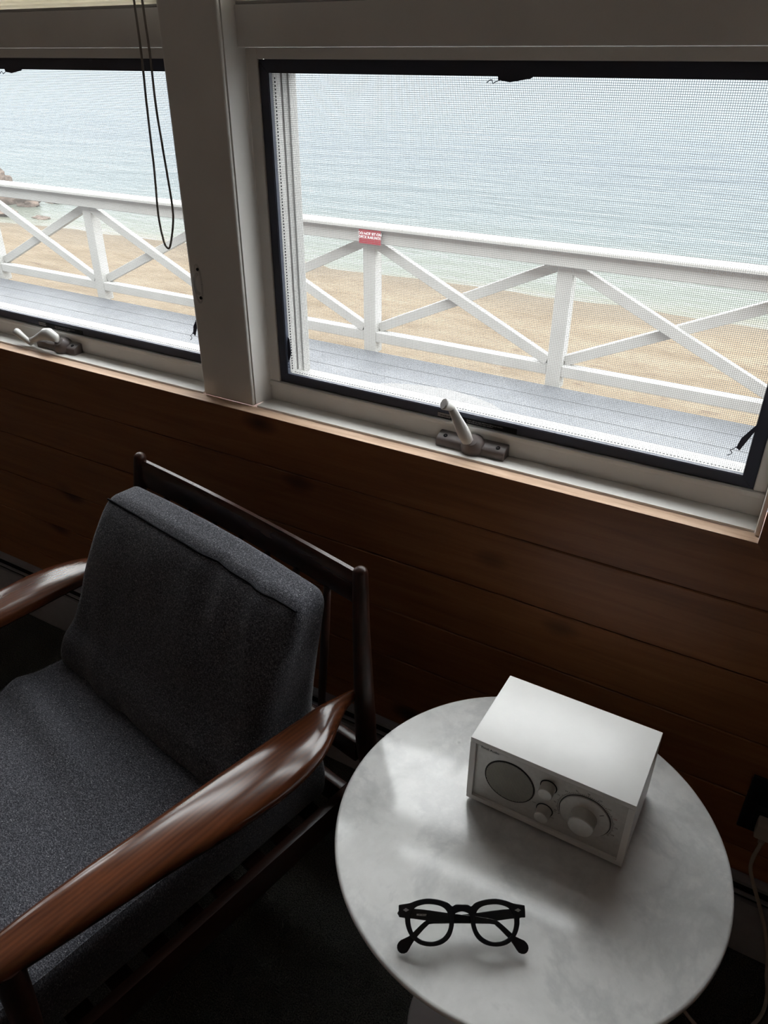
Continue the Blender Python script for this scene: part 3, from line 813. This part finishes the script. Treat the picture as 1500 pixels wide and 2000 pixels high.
    for s in (-1, 1):
        tube('seam_tube', [CHX @ seat_point(Vector((s*(sx-.0038), -sy+.02+(2*sy-.04)*i/30, sz-.0038)), sx, sy, sz) for i in range(31)], .0017, M['fabric'], sc, 6)
build_chair()

# ------------------------------------------------------------------ round marble side table
TX, TY, TZ, TR = .0647, -.3449, .52, .2535
def build_table():
    t = empty('side_table', (TX, TY, 0), 'round white marble side table on a pedestal base', 'side table')
    T = Matrix.Translation((TX, TY, 0))
    lathe('marble_top', [(0, TZ), (TR-.005, TZ), (TR-.0022, TZ-.0008), (TR-.0006, TZ-.0026), (TR, TZ-.0055), (TR-.0012, TZ-.0085), (TR-.020, TZ-.0180), (0, TZ-.0185)], M['marble'], t, T, 160)
    lathe('pedestal', [(0, TZ-.0187), (.075, TZ-.0187), (.070, .490), (.040, .465), (.026, .43), (.0215, .36), (.0215, .28), (.026, .19), (.040, .11), (.065, .065), (.100, .036), (.135, .018), (.148, .010), (.150, .004), (.147, .0005), (0, .0005)], M['pedestal'], t, T, 72)
build_table()

# ------------------------------------------------------------------ table radio
def build_radio():
    cx, cy, z0 = .0777, -.2698, .5260
    W, D, H = .213/2, .133/2, .114
    yf = cy-D
    R = empty('table_radio', (cx, cy, TZ), 'white and silver table radio with a big tuning dial', 'radio')
    b = .0078; rec = .0042
    bm = bmesh.new()
    add_box(bm, cx-W, cx+W, yf, cy+D, z0+H-b, z0+H, .0009, 2)
    add_box(bm, cx-W, cx+W, yf, cy+D, z0, z0+b, .0009, 2)
    add_box(bm, cx-W, cx-W+b, yf, cy+D, z0+b, z0+H-b)
    add_box(bm, cx+W-b, cx+W, yf, cy+D, z0+b, z0+H-b)
    add_box(bm, cx-W+b, cx+W-b, cy+D-.006, cy+D-.002, z0+b, z0+H-b)
    link_mesh('cabinet', bm, M['radio_white'], R, True, 30)
    for sx in (-1, 1):
        for sy in (-1, 1):
            lathe('rubber_foot', [(0, TZ+.0002), (.007, TZ+.0002), (.007, z0-.0001), (0, z0-.0001)], M['outlet'], R, Matrix.Translation((cx+sx*.09, cy+sy*.05, 0)), 16)
    face = box('face_panel', cx-W+b, cx+W-b, yf+rec, yf+rec+.004, z0+b, z0+H-b, M['silver'], R)
    y = yf+rec
    sx, sz, sr = cx-.0500, z0+.0585, .0338
    DX = lambda x, z: WALLXF(x, y, z)
    lathe('speaker_rim', [(sr-.0015, .0), (sr-.0012, .0009), (sr+.0004, .0009), (sr+.0008, 0)], M['ink'], R, DX(sx, sz), 64)
    lathe('speaker_cone', [(0, .0003), (sr-.0012, .0003)], M['slot'], R, DX(sx, sz), 64)
    # woven grille wires: joined, too fine to pick apart
    bm = bmesh.new(); pitch = .00165; k = int(sr/pitch)
    for i in range(-k, k+1):
        o = i*pitch; h = math.sqrt(max(0, (sr-.0013)**2-o*o))
        if h < .002: continue
        add_box(bm, -h, h, o-.00048, o+.00048, .0006, .0011)
        add_box(bm, o-.00048, o+.00048, -h, h, .0007, .0012)
    bm.transform(DX(sx, sz)); g = link_mesh('speaker_grille', bm, M['grille'], R); g['kind'] = 'stuff'
    def knob(nm, x, z, r, L, ringr=None):
        o = lathe(nm, [(r*.93, .0002), (r*1.02, .0012), (r, .002), (r*.97, L-.0014), (r*.90, L-.0003), (r*.80, L), (0, L-.0004)], M['knob'], R, DX(x, z), 48, 28)
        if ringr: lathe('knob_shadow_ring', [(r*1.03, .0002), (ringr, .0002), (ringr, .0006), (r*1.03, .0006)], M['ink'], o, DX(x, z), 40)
        return o
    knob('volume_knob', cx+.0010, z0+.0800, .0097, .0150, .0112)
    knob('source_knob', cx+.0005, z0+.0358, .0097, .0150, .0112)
    lathe('pilot_lamp', [(0, .0012), (.0013, .0010), (.0016, .0001)], M['ink'], R, DX(cx, z0+.0578), 16)
    dx, dz = cx+.0505, z0+.0575
    ring = lathe('dial_ring', [(.0165, .0030), (.0300, .0030), (.0316, .0022), (.0320, .0002), (.0165, .0002)], M['silver'], R, DX(dx, dz), 72, 30)
    lathe('dial_gap', [(.0322, .0002), (.0330, .0002), (.0330, .0005), (.0322, .0005)], M['ink'], ring, DX(dx, dz), 72)
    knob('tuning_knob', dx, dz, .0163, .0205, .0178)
    # pointer and scale marks
    a = math.radians(38)
    bm = bmesh.new(); add_box(bm, .0225, .0285, -.00035, .00035, .0031, .0033); bm.transform(DX(dx, dz) @ Matrix.Rotation(a, 4, 'Z')); link_mesh('dial_pointer', bm, M['ink'], ring)
    bm = bmesh.new()
    for i in range(61):
        t = math.radians(208-236*i/60); L = .0030 if i % 5 == 0 else .0018
        m = DX(dx, dz) @ Matrix.Rotation(t, 4, 'Z')
        vs = add_box(bm, .0340, .0340+L, -.00022, .00022, .00015, .0003); bmesh.ops.transform(bm, matrix=m, verts=vs)
    link_mesh('scale_marks', bm, M['ink'], face)['kind'] = 'stuff'
    fm = ['88', '90', '92', '94', '96', '98', '100', '102', '104', '106', '108']
    for i, s in enumerate(fm):
        t = math.radians(200-220*i/10); rr = .0388
        x, z = dx+rr*math.cos(t), dz+rr*math.sin(t)-.0011
        if x < cx+W-b-.003 and z < z0+H-b-.002: text('scale_numeral', s, .0034, M['redink'] if i == 8 else M['ink'], face, WALLXF(x, y-.0002, z), 'CENTER')
    for s, x, z in (('AM', -.009, .0275), ('FM', .0135, .0400), ('AUX', .011, .0265), ('OFF', -.0145, .0400)):
        text('knob_lettering', s, .0030, M['ink'], face, WALLXF(cx+x, y-.0002, z0+z), 'CENTER')
    text('brand_lettering', 'Tivoli Audio', .0052, M['ink'], face, WALLXF(cx-.0935, y-.0002, z0+.0982), bold=.0001)
build_radio()

# ------------------------------------------------------------------ eyeglasses
def build_glasses():
    yaw = math.radians(30.15); e = math.radians(31)
    U = Vector((math.cos(yaw), math.sin(yaw), 0)); Fh = Vector((-math.sin(yaw), math.cos(yaw), 0))
    V = Fh*math.cos(e)+Vector((0, 0, math.sin(e))); Nn = U.cross(V)
    C = Vector((.0487, -.5160, .5515))
    G = empty('eyeglasses', (C.x, C.y, TZ), 'black keyhole-bridge eyeglasses with folded temples on the marble table', 'eyeglasses')
    def cv(p): return ((p[0]-725)/8150, (410-p[1])/9200)
    half = [(725, 245), (670, 246), (635, 262), (590, 226), (500, 198), (400, 190), (310, 208), (240, 234), (155, 248), (143, 262), (145, 342), (152, 354), (196, 358), (204, 420), (225, 490), (265, 552), (330, 601), (420, 619), (510, 606), (572, 570), (612, 520), (636, 450), (645, 390), (650, 335), (672, 312), (725, 298)]
    hole = [(425, 231), (520, 246), (580, 285), (607, 350), (609, 420), (590, 490), (545, 548), (480, 581), (420, 588), (345, 572), (280, 525), (250, 460), (239, 390), (246, 320), (287, 266), (350, 239)]
    def smooth_closed(pts, k=4):
        n = len(pts); out = []
        P = [Vector((*p, 0)) for p in pts]
        for i in range(n):
            p0, p1, p2, p3 = P[i-1], P[i], P[(i+1) % n], P[(i+2) % n]
            for j in range(k):
                t = j/k; out.append(.5*((2*p1)+(p2-p0)*t+(2*p0-5*p1+4*p2-p3)*t*t+(3*p1-p0-3*p2+p3)*t**3))
        return [(q.x, q.y) for q in out]
    outer = half+[(1450-x, y) for x, y in half[-2:0:-1]]
    outer = smooth_closed([cv(p) for p in outer], 3)
    hl = smooth_closed([cv(p) for p in hole], 4); hr = [(-x, y) for x, y in hl]
    def shape(name, loops, ext, bev, mat, off, parent):
        c = bpy.data.curves.new('s', 'CURVE'); c.dimensions = '2D'; c.fill_mode = 'BOTH'; c.extrude = ext; c.bevel_depth = bev; c.bevel_resolution = 2
        for L in loops:
            s = c.splines.new('POLY'); s.points.add(len(L)-1); s.use_cyclic_u = True
            for q, p in zip(s.points, L): q.co = (p[0], p[1], 0, 1)
        o = bpy.data.objects.new('s', c); COL.objects.link(o)
        me = bpy.data.meshes.new_from_object(o.evaluated_get(bpy.context.evaluated_depsgraph_get()))
        bpy.data.objects.remove(o); bpy.data.curves.remove(c)
        me.transform(axes(C+Nn*off, U, V, Nn)); me.materials.clear(); me.materials.append(mat); me.name = name
        for p in me.polygons: p.use_smooth = True
        try: me.set_sharp_from_angle(angle=math.radians(45))
        except Exception: pass
        o = bpy.data.objects.new(name, me); COL.objects.link(o); attach(o, parent); return o
    shape('front_frame', [outer, hl, hr], .0012, .0007, M['acetate'], 0, G)
    for h in (hl, hr):
        shape('lens', [h], .0004, 0, M['lens'], -.0003, G)
    tl = [(147, 292), (270, 284), (430, 300), (640, 330), (850, 352), (1000, 378), (1065, 402), (1140, 470), (1215, 540), (1290, 575), (1322, 618), (1316, 662), (1285, 686), (1240, 676), (1205, 620), (1165, 560), (1110, 497), (1045, 432), (985, 412), (640, 408), (430, 388), (270, 366), (147, 352)]
    for mir, off, nm in ((1, -.0075, 'a'), (-1, -.0128, 'b')):
        L = [cv(p) for p in tl]
        if mir < 0: L = [(-x, y) for x, y in L]
        L = smooth_closed(L, 2)
        te = shape('temple', [L], .0012, .0007, M['acetate'], off, G)
        x0 = -.0706*mir
        box('hinge_block', min(x0, x0+.006*mir), max(x0, x0+.006*mir), .0068, .0128, off+.0019, -.0019, M['acetate'], te, .0004, 1, axes(C, U, V, Nn))
        if mir > 0:
            text('temple_lettering', 'MOSCOT', .0027, M['white'], te, axes(C+Nn*(off+.00205)+U*-.0515+V*.0073, (U-V*.045).normalized(), (V+U*.045).normalized(), Nn), bold=.0001)
    for s in (-1, 1):
        d = [(-.0040*s, .0001), (0, .0020), (.0032*s, .0001), (0, -.0018)]
        if s < 0: d = d[::-1]
        prism('rivet', [(x-.0000, y) for x, y in d], .0018, .0024, M['rivet'], G, axes(C+U*(.0640*s)+V*.0128, U, V, Nn))
build_glasses()

# ------------------------------------------------------------------ outlet, plug and cable, blind cord and cleat
def build_small():
    o = empty('wall_outlet', (.36, .02, .36), 'dark outlet plate on the plank wall beside the table', 'outlet')
    box('outlet_plate', .317, .400, .0135, .0196, .296, .4150, M['outlet'], o, .002, 2)
    box('socket_face', .336, .381, .0115, .0134, .360, .400, M['slot'], o, .001)
    box('socket_face', .336, .381, .0115, .0134, .308, .348, M['slot'], o, .001)
    p = empty('power_cable', (.355, 0, .32), 'cream power cable with its plug in the dark outlet', 'cable')
    box('plug_body', .3425, .3735, -.0130, .0112, .312, .343, M['cable'], p, .004, 2)
    for i in range(4): lathe('strain_ring', [(.0035, 0), (.0062-.0004*i, 0), (.0062-.0004*i, .0022), (.0035, .0022)], M['cable'], p, axes((.3575, -.002, .3085-.0042*i), (1, 0, 0), (0, 1, 0), (0, 0, 1)), 14)
    pts = [(.3575, -.002, .311), (.3570, -.006, .292), (.3535, -.014, .270), (.3555, -.016, .245), (.3668, -.015, .213), (.3895, -.013, .160), (.4110, -.012, .104), (.430, -.013, .040), (.437, -.022, .008), (.4425, -.050, .005), (.4405, -.084, .005), (.431, -.111, .005), (.408, -.145, .005), (.36, -.17, .005), (.28, -.12, .005), (.2, -.06, .005)]
    tube('cable_cord', spline(pts, 6), .0032, M['cable'], p, 10)
    pts = [(-.8263, .036, 2.15), (-.8262, .036, 1.6), (-.8261, .036, 1.4696), (-.8262, .036, 1.40), (-.8303, .036, 1.315), (-.8331, .036, 1.2295), (-.8385, .036, 1.1546), (-.8345, .036, 1.112), (-.8280, .036, 1.0995), (-.8200, .036, 1.1030), (-.8062, .036, 1.1406), (-.8022, .036, 1.1746), (-.8062, .036, 1.2548), (-.8093, .036, 1.3231), (-.8075, .036, 1.40), (-.8088, .036, 1.4692), (-.8090, .036, 1.6), (-.8092, .036, 2.15)]
    c = tag(tube('blind_cord', spline(pts, 6), .0018, M['cord'], None, 8), 'thin looped blind cord hanging in front of the window', 'cord')
    box('cord_bracket', -.835, -.800, .030, .060, 2.15, 2.17, M['paint'], c)
    k = empty('cord_cleat', (-.768, .045, 1.04), 'clear plastic cord cleat screwed to the white post', 'cleat')
    cx, cz = -.7695, 1.041
    loop = [(cx+.0105*math.cos(t)*(1 if math.cos(t) < 0 else .8), .0425, cz+.034*math.sin(t)) for t in [2*math.pi*i/40 for i in range(41)]]
    tube('cleat_plate', loop, .0016, M['clear'], k, 8)
    tube('cleat_horn', spline([(cx, .0430, cz+.018), (cx-.001, .036, cz+.012), (cx-.001, .034, cz), (cx-.001, .036, cz-.012), (cx, .0430, cz-.018)], 4), .0028, M['clear'], k, 8)
    for dz in (.025, -.026): lathe('screw', [(0, .002), (.0028, .0016), (.0032, 0)], M['slot'], k, WALLXF(cx, .0455, cz+dz), 12)
build_small()
